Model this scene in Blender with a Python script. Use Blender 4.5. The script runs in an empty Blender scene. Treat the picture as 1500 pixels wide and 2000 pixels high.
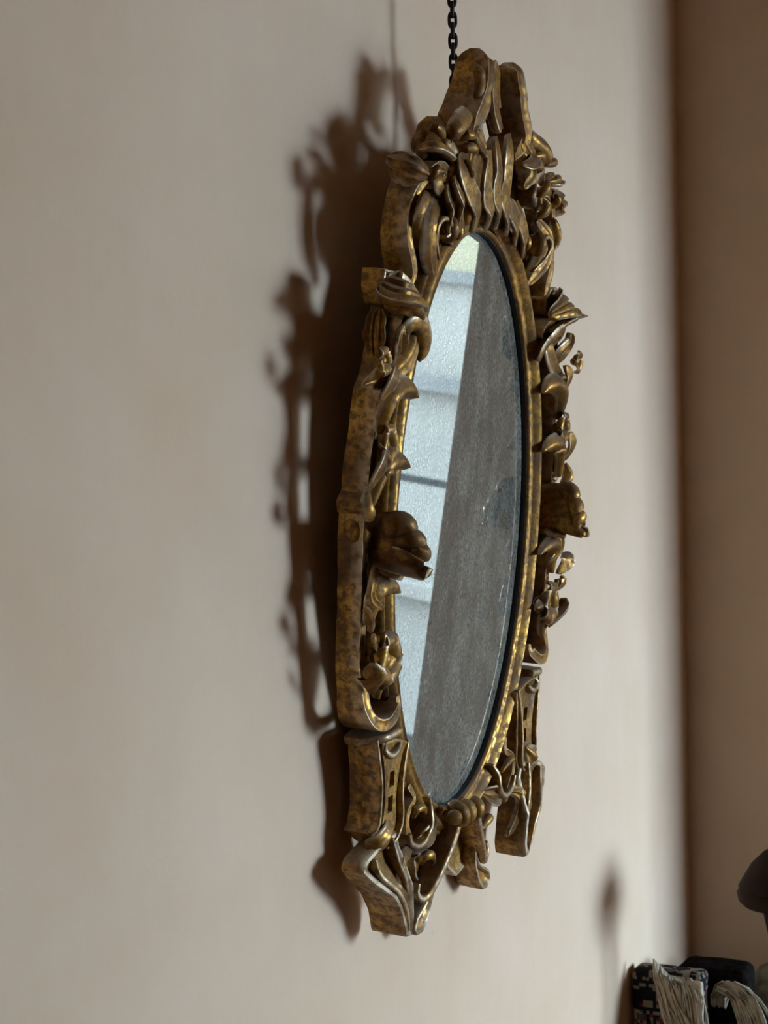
import bpy, bmesh, math, random
from mathutils import Vector, Matrix, noise

random.seed(7)
scene = bpy.context.scene
C = scene.collection

# ------------------------------------------------------------------ camera, world, exposure
cam_data = bpy.data.cameras.new('camera')
cam_data.sensor_fit = 'VERTICAL'
cam_data.sensor_height = 36.0
cam_data.sensor_width = 27.0
cam_data.lens = 61.2
cam_data.clip_start = 0.02
cam = bpy.data.objects.new('camera', cam_data)
C.objects.link(cam)
CF = Vector((0.89569031, 0.44196305, -0.04906661))
CR = Vector((0.44123056, -0.89703251, -0.02546115))
CU = Vector((0.05526723, -0.00115562, 0.99847093))
CPOS = Vector((0.0, -0.8, 1.55))
cam.matrix_world = Matrix(((CR.x, CU.x, -CF.x, CPOS.x), (CR.y, CU.y, -CF.y, CPOS.y), (CR.z, CU.z, -CF.z, CPOS.z), (0, 0, 0, 1)))
cam_data.dof.use_dof = True
cam_data.dof.focus_distance = 1.72
cam_data.dof.aperture_fstop = 14.0
scene.camera = cam

world = bpy.data.worlds.new('overcast_sky')
world.use_nodes = True
scene.world = world
bg = world.node_tree.nodes['Background']
bg.inputs['Color'].default_value = (0.70, 0.92, 1.16, 1)
bg.inputs['Strength'].default_value = 22.0
world.cycles.sampling_method = 'AUTOMATIC'

scene.view_settings.view_transform = 'Standard'
scene.view_settings.look = 'None'
scene.view_settings.gamma = 1.0
scene.view_settings.use_curve_mapping = False
scene.view_settings.exposure = 1.47
scene.cycles.max_bounces = 10
scene.cycles.diffuse_bounces = 6
scene.cycles.transparent_max_bounces = 12
scene.cycles.sample_clamp_indirect = 6.0

# room numbers: wall_left is y = Y0 (room at y < Y0); wall_back is a short return at x = XB that meets it in the corner
Y0 = -0.026
XB, XF, XE, YR, ZC = 2.614, -1.6, 5.30, -4.6, 2.95
SKY_CUT_Z = 0.9                                                        # top of the unseen wall added outside to cut the low sky
YB, TB = -0.524, 0.36                                            # length and thickness of the return
FWIN = (-1.40, -2.90, 0.12, 2.20)                                # window in the far wall: y0, y1, z0, z1 (the mirror shows it)
SWIN = (2.72, 5.15, 0.45, 2.18)                                  # tall window in the side wall: x0, x1, z0, z1 (lights the wall)

def portal(name, mat, sx, sy):
    d = bpy.data.lights.new(name, 'AREA')
    d.shape = 'RECTANGLE'
    d.size, d.size_y = sx, sy
    d.cycles.is_portal = True
    o = bpy.data.objects.new(name, d)
    o.matrix_world = mat
    C.objects.link(o)
portal('far_window_daylight', Matrix.Translation((XE + 0.32, (FWIN[0] + FWIN[1]) / 2, (FWIN[2] + FWIN[3]) / 2)) @ Matrix.Rotation(math.radians(90), 4, 'Y'), FWIN[3] - FWIN[2], FWIN[0] - FWIN[1])
portal('side_window_daylight', Matrix.Translation(((SWIN[0] + SWIN[1]) / 2, YR - 0.32, (SWIN[2] + SWIN[3]) / 2)) @ Matrix.Rotation(math.radians(90), 4, 'X'), SWIN[1] - SWIN[0], SWIN[3] - SWIN[2])

# ------------------------------------------------------------------ materials
def nm(name):
    m = bpy.data.materials.new(name)
    m.use_nodes = True
    nt = m.node_tree
    for n in list(nt.nodes):
        nt.nodes.remove(n)
    return m, nt, nt.nodes, nt.links

def node(nt, kind, **kw):
    n = nt.nodes.new(kind)
    for k, v in kw.items():
        if k in n.inputs:
            n.inputs[k].default_value = v
        else:
            setattr(n, k, v)
    return n

def ramp(nt, fac, stops, interp='LINEAR'):
    r = nt.nodes.new('ShaderNodeValToRGB')
    r.color_ramp.interpolation = interp
    el = r.color_ramp.elements
    while len(el) < len(stops):
        el.new(0.5)
    for e, (p, c) in zip(el, stops):
        e.position = p
        e.color = tuple(c) + (1,) if len(c) == 3 else c
    nt.links.new(fac, r.inputs[0])
    return r

def mixc(nt, fac, a, b, blend='MIX'):
    m = nt.nodes.new('ShaderNodeMix')
    m.data_type = 'RGBA'
    m.blend_type = blend
    for sock, val in ((0, fac), (6, a), (7, b)):
        if hasattr(val, 'is_linked'):
            nt.links.new(val, m.inputs[sock])
        elif sock == 0:
            m.inputs[0].default_value = val
        else:
            m.inputs[sock].default_value = tuple(val) + (1,)
    return m.outputs[2]

def simple(name, col, rough=0.6, metal=0.0, nscale=40, namp=0.12, bump=0.0, bscale=200, spec=0.5):
    m, nt, N, L = nm(name)
    out = node(nt, 'ShaderNodeOutputMaterial')
    b = node(nt, 'ShaderNodeBsdfPrincipled')
    b.inputs['Roughness'].default_value = rough
    b.inputs['Metallic'].default_value = metal
    b.inputs['Specular IOR Level'].default_value = spec
    tc = node(nt, 'ShaderNodeTexCoord')
    nz = node(nt, 'ShaderNodeTexNoise', Scale=nscale, Detail=5.0)
    L.new(tc.outputs['Object'], nz.inputs['Vector'])
    lo = tuple(c * (1 - namp) for c in col)
    hi = tuple(min(1, c * (1 + namp)) for c in col)
    r = ramp(nt, nz.outputs['Fac'], [(0.3, lo), (0.7, hi)])
    L.new(r.outputs[0], b.inputs['Base Color'])
    if bump:
        n2 = node(nt, 'ShaderNodeTexNoise', Scale=bscale, Detail=4.0)
        L.new(tc.outputs['Object'], n2.inputs['Vector'])
        bp = node(nt, 'ShaderNodeBump', Strength=bump, Distance=0.002)
        L.new(n2.outputs['Fac'], bp.inputs['Height'])
        L.new(bp.outputs[0], b.inputs['Normal'])
    L.new(b.outputs[0], out.inputs[0])
    return m

def plaster(name, col, warm):
    m, nt, N, L = nm(name)
    out = node(nt, 'ShaderNodeOutputMaterial')
    b = node(nt, 'ShaderNodeBsdfPrincipled')
    b.inputs['Roughness'].default_value = 0.85
    b.inputs['Specular IOR Level'].default_value = 0.25
    g = node(nt, 'ShaderNodeNewGeometry')
    n1 = node(nt, 'ShaderNodeTexNoise', Scale=4.5, Detail=7.0, Roughness=0.62)
    L.new(g.outputs['Position'], n1.inputs['Vector'])
    r1 = ramp(nt, n1.outputs['Fac'], [(0.32, warm), (0.68, col)])
    # faint vertical trowel streaks
    mp = node(nt, 'ShaderNodeMapping')
    mp.inputs['Scale'].default_value = (17, 17, 2.2)
    L.new(g.outputs['Position'], mp.inputs['Vector'])
    n2 = node(nt, 'ShaderNodeTexNoise', Scale=1.0, Detail=6.0, Roughness=0.65)
    L.new(mp.outputs[0], n2.inputs['Vector'])
    r2 = ramp(nt, n2.outputs['Fac'], [(0.25, (0.955, 0.955, 0.955)), (0.75, (1.0, 1.0, 1.0))])
    c = mixc(nt, 1.0, r1.outputs[0], r2.outputs[0], 'MULTIPLY')
    # small scuffs
    v = node(nt, 'ShaderNodeTexVoronoi', Scale=9.0, Randomness=1.0)
    L.new(g.outputs['Position'], v.inputs['Vector'])
    rv = ramp(nt, v.outputs['Distance'], [(0.0, (1, 1, 1)), (0.022, (0, 0, 0))])
    sf = node(nt, 'ShaderNodeMath', operation='MULTIPLY')
    L.new(rv.outputs[0], sf.inputs[0])
    sf.inputs[1].default_value = 0.35
    c = mixc(nt, sf.outputs[0], c, (0.34, 0.26, 0.2))
    L.new(c, b.inputs['Base Color'])
    n3 = node(nt, 'ShaderNodeTexNoise', Scale=190.0, Detail=4.0)
    L.new(g.outputs['Position'], n3.inputs['Vector'])
    ad = node(nt, 'ShaderNodeMath', operation='MULTIPLY_ADD')
    L.new(n2.outputs['Fac'], ad.inputs[0])
    ad.inputs[1].default_value = 0.5
    L.new(n3.outputs['Fac'], ad.inputs[2])
    bp = node(nt, 'ShaderNodeBump', Strength=0.16, Distance=0.0014)
    L.new(ad.outputs[0], bp.inputs['Height'])
    L.new(bp.outputs[0], b.inputs['Normal'])
    L.new(b.outputs[0], out.inputs[0])
    return m

def gilt(name, seed=0.0, dust=0.45, metal=0.74):
    """old water gilding: dull gold over dark bole, dirt in the hollows, pale gesso on worn edges, dust on upper faces"""
    m, nt, N, L = nm(name)
    out = node(nt, 'ShaderNodeOutputMaterial')
    b = node(nt, 'ShaderNodeBsdfPrincipled')
    tc = node(nt, 'ShaderNodeTexCoord')
    mp = node(nt, 'ShaderNodeMapping')
    mp.inputs['Location'].default_value = (seed, seed * 0.7, 0)
    L.new(tc.outputs['Object'], mp.inputs['Vector'])
    big = node(nt, 'ShaderNodeTexNoise', Scale=22.0, Detail=6.0, Roughness=0.65)
    fine = node(nt, 'ShaderNodeTexNoise', Scale=150.0, Detail=6.0, Roughness=0.7)
    for n in (big, fine):
        L.new(mp.outputs[0], n.inputs['Vector'])
    gold = ramp(nt, big.outputs['Fac'], [(0.28, (0.085, 0.036, 0.010)), (0.46, (0.23, 0.112, 0.022)), (0.60, (0.46, 0.24, 0.042)), (0.8, (0.66, 0.40, 0.11))])
    wornm = ramp(nt, fine.outputs['Fac'], [(0.42, (1, 1, 1)), (0.56, (0, 0, 0))])
    wv = node(nt, 'ShaderNodeMath', operation='MULTIPLY')
    L.new(wornm.outputs[0], wv.inputs[0])
    wv.inputs[1].default_value = 0.7
    c = mixc(nt, wv.outputs[0], gold.outputs[0], (0.075, 0.036, 0.017))
    # dust settles on faces that look up
    g = node(nt, 'ShaderNodeNewGeometry')
    sx = node(nt, 'ShaderNodeSeparateXYZ')
    L.new(g.outputs['Normal'], sx.inputs[0])
    ra = ramp(nt, sx.outputs['Z'], [(0.25, (0, 0, 0)), (0.95, (1, 1, 1))])
    n4 = node(nt, 'ShaderNodeTexNoise', Scale=45.0, Detail=5.0)
    L.new(mp.outputs[0], n4.inputs['Vector'])
    dm = node(nt, 'ShaderNodeMath', operation='MULTIPLY')
    L.new(ra.outputs[0], dm.inputs[0])
    L.new(n4.outputs['Fac'], dm.inputs[1])
    dm2 = node(nt, 'ShaderNodeMath', operation='MULTIPLY')
    L.new(dm.outputs[0], dm2.inputs[0])
    dm2.inputs[1].default_value = dust * 1.5
    dm2.use_clamp = True
    c = mixc(nt, dm2.outputs[0], c, (0.30, 0.26, 0.22))
    # rubbed edges
    wa = node(nt, 'ShaderNodeAttribute', attribute_name='wear')
    n5 = node(nt, 'ShaderNodeTexNoise', Scale=75.0, Detail=4.0)
    L.new(mp.outputs[0], n5.inputs['Vector'])
    nr = ramp(nt, n5.outputs['Fac'], [(0.34, (0.15, 0.15, 0.15)), (0.55, (1, 1, 1))])
    em = node(nt, 'ShaderNodeMath', operation='MULTIPLY')
    L.new(wa.outputs['Fac'], em.inputs[0])
    L.new(nr.outputs[0], em.inputs[1])
    em2 = node(nt, 'ShaderNodeMath', operation='MULTIPLY')
    L.new(em.outputs[0], em2.inputs[0])
    em2.inputs[1].default_value = 0.85
    c = mixc(nt, em2.outputs[0], c, (0.66, 0.55, 0.40))
    L.new(c, b.inputs['Base Color'])
    inv = node(nt, 'ShaderNodeMath', operation='MAXIMUM')
    L.new(dm2.outputs[0], inv.inputs[0])
    L.new(wv.outputs[0], inv.inputs[1])
    mr = node(nt, 'ShaderNodeMapRange')
    b.inputs['Specular IOR Level'].default_value = 0.3
    mr.inputs['To Min'].default_value = metal
    mr.inputs['To Max'].default_value = 0.12
    L.new(inv.outputs[0], mr.inputs['Value'])
    L.new(mr.outputs[0], b.inputs['Metallic'])
    rr = node(nt, 'ShaderNodeMapRange')
    rr.inputs['To Min'].default_value = 0.33
    rr.inputs['To Max'].default_value = 0.66
    L.new(inv.outputs[0], rr.inputs['Value'])
    L.new(rr.outputs[0], b.inputs['Roughness'])
    bp = node(nt, 'ShaderNodeBump', Strength=0.35, Distance=0.0012)
    L.new(fine.outputs['Fac'], bp.inputs['Height'])
    L.new(bp.outputs[0], b.inputs['Normal'])
    L.new(b.outputs[0], out.inputs[0])
    return m

def old_mirror(name):
    m, nt, N, L = nm(name)
    out = node(nt, 'ShaderNodeOutputMaterial')
    tc = node(nt, 'ShaderNodeTexCoord')
    mp = node(nt, 'ShaderNodeMapping')
    mp.inputs['Scale'].default_value = (1.0, 0.55, 1.0)
    L.new(tc.outputs['Object'], mp.inputs['Vector'])
    n1 = node(nt, 'ShaderNodeTexNoise', Scale=40.0, Detail=5.0, Roughness=0.6)
    n2 = node(nt, 'ShaderNodeTexNoise', Scale=380.0, Detail=4.0, Roughness=0.8)
    L.new(mp.outputs[0], n1.inputs['Vector'])
    L.new(mp.outputs[0], n2.inputs['Vector'])
    gl = node(nt, 'ShaderNodeBsdfGlossy', Roughness=0.0)
    gl.inputs['Color'].default_value = (0.55, 0.60, 0.61, 1)
    df = node(nt, 'ShaderNodeBsdfDiffuse', Roughness=0.5)
    r = ramp(nt, n1.outputs['Fac'], [(0.36, (0.335, 0.325, 0.28)), (0.64, (0.54, 0.515, 0.44))])
    r2 = ramp(nt, n2.outputs['Fac'], [(0.35, (0.55, 0.55, 0.55)), (0.65, (1.0, 1.0, 1.0))])
    c = mixc(nt, 1.0, r.outputs[0], r2.outputs[0], 'MULTIPLY')
    L.new(c, df.inputs['Color'])
    mx = node(nt, 'ShaderNodeMixShader')
    ad = node(nt, 'ShaderNodeMath', operation='MULTIPLY_ADD')
    L.new(n1.outputs['Fac'], ad.inputs[0])
    ad.inputs[1].default_value = 0.3
    ml = node(nt, 'ShaderNodeMath', operation='MULTIPLY')
    L.new(n2.outputs['Fac'], ml.inputs[0])
    ml.inputs[1].default_value = 0.7
    L.new(ml.outputs[0], ad.inputs[2])
    fr = ramp(nt, ad.outputs[0], [(0.34, (0.26, 0.26, 0.26)), (0.66, (0.60, 0.60, 0.60))])
    L.new(fr.outputs[0], mx.inputs[0])
    L.new(gl.outputs[0], mx.inputs[1])
    L.new(df.outputs[0], mx.inputs[2])
    L.new(mx.outputs[0], out.inputs[0])
    return m

def window_glass(name):
    m, nt, N, L = nm(name)
    out = node(nt, 'ShaderNodeOutputMaterial')
    tr = node(nt, 'ShaderNodeBsdfTransparent')
    tr.inputs[0].default_value = (0.96, 0.98, 0.98, 1)
    gl = node(nt, 'ShaderNodeBsdfGlossy', Roughness=0.02)
    fr = node(nt, 'ShaderNodeFresnel', IOR=1.45)
    mx = node(nt, 'ShaderNodeMixShader')
    L.new(fr.outputs[0], mx.inputs[0])
    L.new(tr.outputs[0], mx.inputs[1])
    L.new(gl.outputs[0], mx.inputs[2])
    L.new(mx.outputs[0], out.inputs[0])
    return m

def rug_pile(name):
    m, nt, N, L = nm(name)
    out = node(nt, 'ShaderNodeOutputMaterial')
    b = node(nt, 'ShaderNodeBsdfPrincipled', Roughness=0.95)
    b.inputs['Specular IOR Level'].default_value = 0.1
    tc = node(nt, 'ShaderNodeTexCoord')
    sc = node(nt, 'ShaderNodeVectorMath', operation='SCALE')
    sc.inputs['Scale'].default_value = 210.0
    L.new(tc.outputs['Object'], sc.inputs[0])
    fl = node(nt, 'ShaderNodeVectorMath', operation='FLOOR')
    L.new(sc.outputs[0], fl.inputs[0])
    n1 = node(nt, 'ShaderNodeTexNoise', Scale=0.17, Detail=2.0, Roughness=0.6)
    L.new(fl.outputs[0], n1.inputs['Vector'])
    r = ramp(nt, n1.outputs['Fac'], [(0.0, (0.012, 0.010, 0.012)), (0.46, (0.20, 0.17, 0.13)), (0.53, (0.012, 0.010, 0.013)), (0.565, (0.11, 0.03, 0.035)), (0.60, (0.07, 0.08, 0.085)), (0.64, (0.33, 0.27, 0.20))], 'CONSTANT')
    # dark border stripes across the fold
    sp = node(nt, 'ShaderNodeSeparateXYZ')
    L.new(fl.outputs[0], sp.inputs[0])
    md = node(nt, 'ShaderNodeMath', operation='PINGPONG')
    L.new(sp.outputs['Z'], md.inputs[0])
    md.inputs[1].default_value = 4.0
    gt = node(nt, 'ShaderNodeMath', operation='LESS_THAN')
    L.new(md.outputs[0], gt.inputs[0])
    gt.inputs[1].default_value = 0.9
    c = mixc(nt, gt.outputs[0], r.outputs[0], (0.012, 0.010, 0.012))
    L.new(c, b.inputs['Base Color'])
    nb = node(nt, 'ShaderNodeTexNoise', Scale=420.0, Detail=2.0)
    L.new(tc.outputs['Object'], nb.inputs['Vector'])
    bp = node(nt, 'ShaderNodeBump', Strength=0.6, Distance=0.003)
    L.new(nb.outputs['Fac'], bp.inputs['Height'])
    L.new(bp.outputs[0], b.inputs['Normal'])
    L.new(b.outputs[0], out.inputs[0])
    return m

M = {
    'plaster': plaster('pink_plaster', (0.69, 0.525, 0.390), (0.64, 0.47, 0.33)),
    'ceiling': simple('ceiling_paint', (0.52, 0.35, 0.20), 0.9, nscale=3),
    'umber': simple('umber_paint', (0.36, 0.20, 0.095), 0.8, nscale=3),
    'boards': simple('floor_boards', (0.22, 0.10, 0.040), 0.5, nscale=9, namp=0.3),
    'paint': simple('window_paint', (0.10, 0.11, 0.115), 0.45, nscale=12),
    'gilt': gilt('old_gilding', 0.0),
    'gilt_b': gilt('old_gilding_side', 3.3),
    'gilt_c': gilt('old_gilding_leaf', 7.7, 0.9),
    'gilt_d': gilt('rubbed_gilding', 5.1, 0.7, 0.22),
    'black': simple('backing_and_gap_shadow', (0.012, 0.010, 0.009), 0.8),  # backing boards, and the shadow gap painted black round the glass
    'mirror': old_mirror('foxed_mirror'),
    'pane': window_glass('window_pane'),
    'iron': simple('rusty_iron', (0.030, 0.022, 0.018), 0.6, 0.7, nscale=300, namp=0.5, bump=0.4),
    'rug': rug_pile('patterned_rug'),
    'dark_rug': simple('dark_wool', (0.010, 0.008, 0.007), 1.0, nscale=90, namp=0.5, bump=0.5, spec=0.0),
    'fringe': simple('cream_fringe', (0.42, 0.36, 0.27), 0.9, nscale=60, namp=0.3, spec=0.2),
    'turned': simple('dark_turned_wood', (0.024, 0.011, 0.006), 0.8, nscale=30, namp=0.35, spec=0.15),
    'mossy': simple('mottled_stone', (0.17, 0.155, 0.11), 0.95, nscale=45, namp=0.55, bump=0.8, bscale=120, spec=0.1),
    'oak': simple('oak_table', (0.10, 0.055, 0.03), 0.5, nscale=14, namp=0.3),
    'facade': simple('pale_render', (0.185, 0.163, 0.140), 0.9, nscale=2.5, namp=0.12),
    'cream': simple('cream_render', (0.225, 0.188, 0.115), 0.9, nscale=2.5, namp=0.12),
    'ledge': simple('ledge_stone', (0.12, 0.112, 0.103), 0.9, nscale=4, namp=0.12),
    'yard': simple('yard_paving', (0.20, 0.21, 0.21), 0.9, nscale=3, namp=0.2),
}

# ------------------------------------------------------------------ mesh helpers
def mesh_from(name, vf, smooth=35):
    v, f = vf[0], vf[1]
    me = bpy.data.meshes.new(name)
    me.from_pydata([tuple(p) for p in v], [], f)
    me.validate()
    bm = bmesh.new()
    bm.from_mesh(me)
    bmesh.ops.recalc_face_normals(bm, faces=bm.faces)
    bm.to_mesh(me)
    bm.free()
    if len(vf) > 2 and len(vf[2]) == len(me.vertices):
        at = me.attributes.new('wear', 'FLOAT', 'POINT')
        at.data.foreach_set('value', vf[2])
    if smooth:
        for p in me.polygons:
            p.use_smooth = True
        me.set_sharp_from_angle(angle=math.radians(smooth))
    me.update()
    return me

def obj(name, vf, mat, parent=None, smooth=35):
    o = bpy.data.objects.new(name, mesh_from(name, vf, smooth))
    o.data.materials.append(M[mat])
    C.objects.link(o)
    if parent is not None:
        o.parent = parent
    return o

def tag(o, label=None, cat=None, group=None, kind=None):
    if label: o['label'] = label
    if cat: o['category'] = cat
    if group: o['group'] = group
    if kind: o['kind'] = kind
    return o

def empty(name, loc=(0, 0, 0)):
    o = bpy.data.objects.new(name, None)
    o.location = loc
    C.objects.link(o)
    return o

def join(*vfs):
    v, f = [], []
    for a, b in vfs:
        k = len(v)
        v += list(a)
        f += [[i + k for i in q] for q in b]
    return v, f

def box(x0, x1, y0, y1, z0, z1, b=0.0):
    if b <= 0:
        v = [(x, y, z) for x in (x0, x1) for y in (y0, y1) for z in (z0, z1)]
        return v, [[0, 1, 3, 2], [4, 6, 7, 5], [0, 4, 5, 1], [2, 3, 7, 6], [0, 2, 6, 4], [1, 5, 7, 3]]
    bm = bmesh.new()
    bmesh.ops.create_cube(bm, size=1)
    for p in bm.verts:
        p.co = Vector(((x0 + x1) / 2 + p.co.x * (x1 - x0), (y0 + y1) / 2 + p.co.y * (y1 - y0), (z0 + z1) / 2 + p.co.z * (z1 - z0)))
    bmesh.ops.bevel(bm, geom=list(bm.edges), offset=b, segments=3, profile=0.5, affect='EDGES')
    bm.verts.index_update()
    r = [p.co.copy() for p in bm.verts], [[q.index for q in f.verts] for f in bm.faces]
    bm.free()
    return r

def cr(pts, n):
    """Catmull-Rom through tuples of any length, n samples spread by chord length"""
    pts = [tuple(float(c) for c in p) for p in pts]
    m = len(pts)
    if m == 2:
        return [tuple(a + (b - a) * i / (n - 1) for a, b in zip(*pts)) for i in range(n)]
    d = [0]
    for a, b in zip(pts, pts[1:]):
        d.append(d[-1] + max(1e-6, math.sqrt(sum((x - y) ** 2 for x, y in zip(a[:3], b[:3])))))
    out = []
    for i in range(n):
        s = d[-1] * i / (n - 1)
        k = 0
        while k < m - 2 and s > d[k + 1]:
            k += 1
        t = (s - d[k]) / (d[k + 1] - d[k])
        p1, p2 = pts[k], pts[k + 1]
        p0 = pts[k - 1] if k > 0 else tuple(2 * a - b for a, b in zip(p1, p2))
        p3 = pts[k + 2] if k + 2 < m else tuple(2 * b - a for a, b in zip(p1, p2))
        out.append(tuple(0.5 * (2 * b + (c - a) * t + (2 * a - 5 * b + 4 * c - e) * t * t + (3 * b - a - 3 * c + e) * t ** 3) for a, b, c, e in zip(p0, p1, p2, p3)))
    return out

def rough(vs, amp=0.0006, sc=55.0, seed=0.0):
    o = Vector((seed, -seed * 0.7, seed * 1.3))
    r = []
    for p in vs:
        p = Vector(p)
        r.append(p + noise.noise_vector(p * sc + o) * amp + noise.noise_vector(p * sc * 0.3 + o) * amp * 1.6)
    return r

def loft(rings, closed=True, caps=True):
    n = len(rings[0])
    v = [Vector(p) for r in rings for p in r]
    f = []
    for i in range(len(rings) - 1):
        for j in range(n if closed else n - 1):
            k = (j + 1) % n
            f.append([i * n + j, i * n + k, (i + 1) * n + k, (i + 1) * n + j])
    if caps and closed:
        for base in (0, (len(rings) - 1) * n):
            c = len(v)
            v.append(sum((Vector(p) for p in v[base:base + n]), Vector()) / n)
            for j in range(n):
                f.append([base + j, base + (j + 1) % n, c])
    return v, f

FRONTS = {
    'groove': lambda s: (-0.42 * (1 - abs(s) ** 2.4) + (0.0 if abs(s) < 0.9 else -0.18)),
    'dome': lambda s: 0.55 * (math.sqrt(max(0, 1 - s * s)) - 1) * 1.2,
    'flat': lambda s: (0.0 if abs(s) < 0.8 else -0.10),
    'ridge': lambda s: -0.55 * abs(s) ** 0.8,
}

def band(pts, t, wb, front='groove', align=0.0, n=None, amp=0.0006, flare=0.0, tip=(1.0, 1.0)):
    """a carved strip that follows a line across the frame: pts (u, v, front w[, width factor]); its sides run back to wb"""
    pts = [tuple(p) + ((1.0,) if len(p) == 3 else ()) for p in pts]
    pts = [p + ((wb,) if len(p) == 4 else ()) for p in pts]
    L = sum((Vector(a[:3]) - Vector(b[:3])).length for a, b in zip(pts, pts[1:]))
    n = n or max(12, int(L / 0.004))
    P_ = cr(pts, n)
    ff = FRONTS[front]
    rings = []
    for i, p in enumerate(P_):
        a, b = P_[max(0, i - 1)], P_[min(n - 1, i + 1)]
        T = Vector((b[0] - a[0], b[1] - a[1]))
        if T.length < 1e-9:
            T = Vector((0, 1))
        T.normalize()
        N2 = Vector((-T.y, T.x))
        tt = t * p[3]
        k = i / (n - 1)
        if k < 0.06: tt *= tip[0] + (1 - tip[0]) * k / 0.06
        if k > 0.94: tt *= tip[1] + (1 - tip[1]) * (1 - k) / 0.06
        c = Vector((p[0], p[1])) + N2 * (align * tt / 2)
        h = tt / 2
        wk = min(p[4], p[2] - 0.002)
        sec = [(-1 - flare, wk), (-1 - flare * 0.5, wk * 0.55 + p[2] * 0.45)]
        for s in (-1, -0.97, -0.9, -0.72, -0.45, -0.15, 0.15, 0.45, 0.72, 0.9, 0.97, 1):
            dz = ff(s) * h - (0.0012 if abs(s) == 1 else 0)
            sec.append((s, p[2] + dz))
        sec += [(1 + flare * 0.5, wk * 0.55 + p[2] * 0.45), (1 + flare, wk)]
        rings.append([(c.x + N2.x * s * h, c.y + N2.y * s * h, w) for s, w in sec])
    v, f = loft(rings)
    row = [0, 0.05, 0.7, 1, 0.8, 0.05, 0, 0, 0, 0, 0.05, 0.8, 1, 0.7, 0.05, 0] if front == 'groove' else [0, 0, 0.2, 0.3, 0.2, 0.25, 0.45, 0.6, 0.6, 0.45, 0.25, 0.2, 0.3, 0.2, 0, 0]
    wear = (row * len(rings) + [0.0] * len(v))[:len(v)]
    return rough(v, amp, seed=pts[0][0] * 90), f, wear

def tube(pts, n=None, k=12, amp=0.0004, side=None):
    """round limb: pts (u, v, w, radius[, radius across])"""
    pts = [tuple(p) + ((p[3],) if len(p) == 4 else ()) for p in pts]
    L = sum((Vector(a[:3]) - Vector(b[:3])).length for a, b in zip(pts, pts[1:]))
    n = n or max(10, int(L / 0.003))
    P_ = cr(pts, n)
    rings = []
    prev = None
    for i, p in enumerate(P_):
        a, b = P_[max(0, i - 1)], P_[min(n - 1, i + 1)]
        T = (Vector(b[:3]) - Vector(a[:3])).normalized()
        ref = Vector(side) if side else (prev if prev is not None else Vector((0.3, 0.2, 1)))
        A = (ref - T * ref.dot(T)).normalized()
        prev = A
        B = T.cross(A)
        e = 1.0
        kk = i / (n - 1)
        if kk < 0.08: e = math.sqrt(max(0.02, 1 - (1 - kk / 0.08) ** 2))
        if kk > 0.92: e = math.sqrt(max(0.02, 1 - ((kk - 0.92) / 0.08) ** 2))
        rings.append([Vector(p[:3]) + A * (math.cos(q) * p[3] * e) + B * (math.sin(q) * p[4] * e) for q in (2 * math.pi * j / k for j in range(k))])
    v, f = loft(rings)
    return rough(v, amp, seed=pts[0][1] * 70), f

def leaf(pts, th=0.005, cup=0.35, ribs=2.5, ribamp=0.12, lobes=0, lobamp=0.25, side=None, n=None, amp=0.0005):
    """acanthus leaf: pts (u, v, w, half width); rises or sinks at the edges by cup, carved ribs along it, lobed outline"""
    L = sum((Vector(a[:3]) - Vector(b[:3])).length for a, b in zip(pts, pts[1:]))
    n = n or max(14, int(L / 0.0028))
    P_ = cr(pts, n)
    S = [-1, -0.93, -0.78, -0.6, -0.42, -0.25, -0.1, 0.1, 0.25, 0.42, 0.6, 0.78, 0.93, 1]
    rings = []
    prev = None
    for i, p in enumerate(P_):
        a, b = P_[max(0, i - 1)], P_[min(n - 1, i + 1)]
        T = (Vector(b[:3]) - Vector(a[:3])).normalized()
        if side is not None:
            A = Vector(side)
        elif prev is not None:
            A = prev
        else:
            A = T.cross(Vector((0, 0, 1)))
            if A.length < 0.25:
                A = Vector((1, 0, 0))
        A = (A - T * A.dot(T)).normalized()
        prev = A
        Nn = A.cross(T)
        k = i / (n - 1)
        h = max(0.0006, p[3])
        if lobes:
            h *= 1 + lobamp * (abs(math.sin(math.pi * lobes * k)) - 0.6)
        if k > 0.9: h *= math.sqrt(max(0.05, 1 - ((k - 0.9) / 0.1) ** 2))
        if k < 0.05: h *= 0.75 + 0.25 * k / 0.05
        up = []
        dn = []
        for s in S:
            z = cup * h * s * s + ribamp * h * math.cos(math.pi * ribs * s)
            edge = math.sqrt(max(0.03, 1 - abs(s) ** 3))
            q = Vector(p[:3]) + A * (s * h) + Nn * z
            up.append(q + Nn * th * 0.5 * edge)
            dn.append(q - Nn * th * 0.5 * edge)
        rings.append(up + dn[::-1])
    v, f = loft(rings)
    m_ = len(S)
    row = [1, 0.9, 0.05] + [0] * (m_ - 6) + [0.05, 0.9, 1]
    row = row + [0.9, 0.3] + [0] * (m_ - 4) + [0.3, 0.9]
    wear = (row * len(rings) + [0.5] * len(v))[:len(v)]
    return rough(v, amp, seed=pts[0][0] * 50 + pts[0][1] * 31), f, wear

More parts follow.
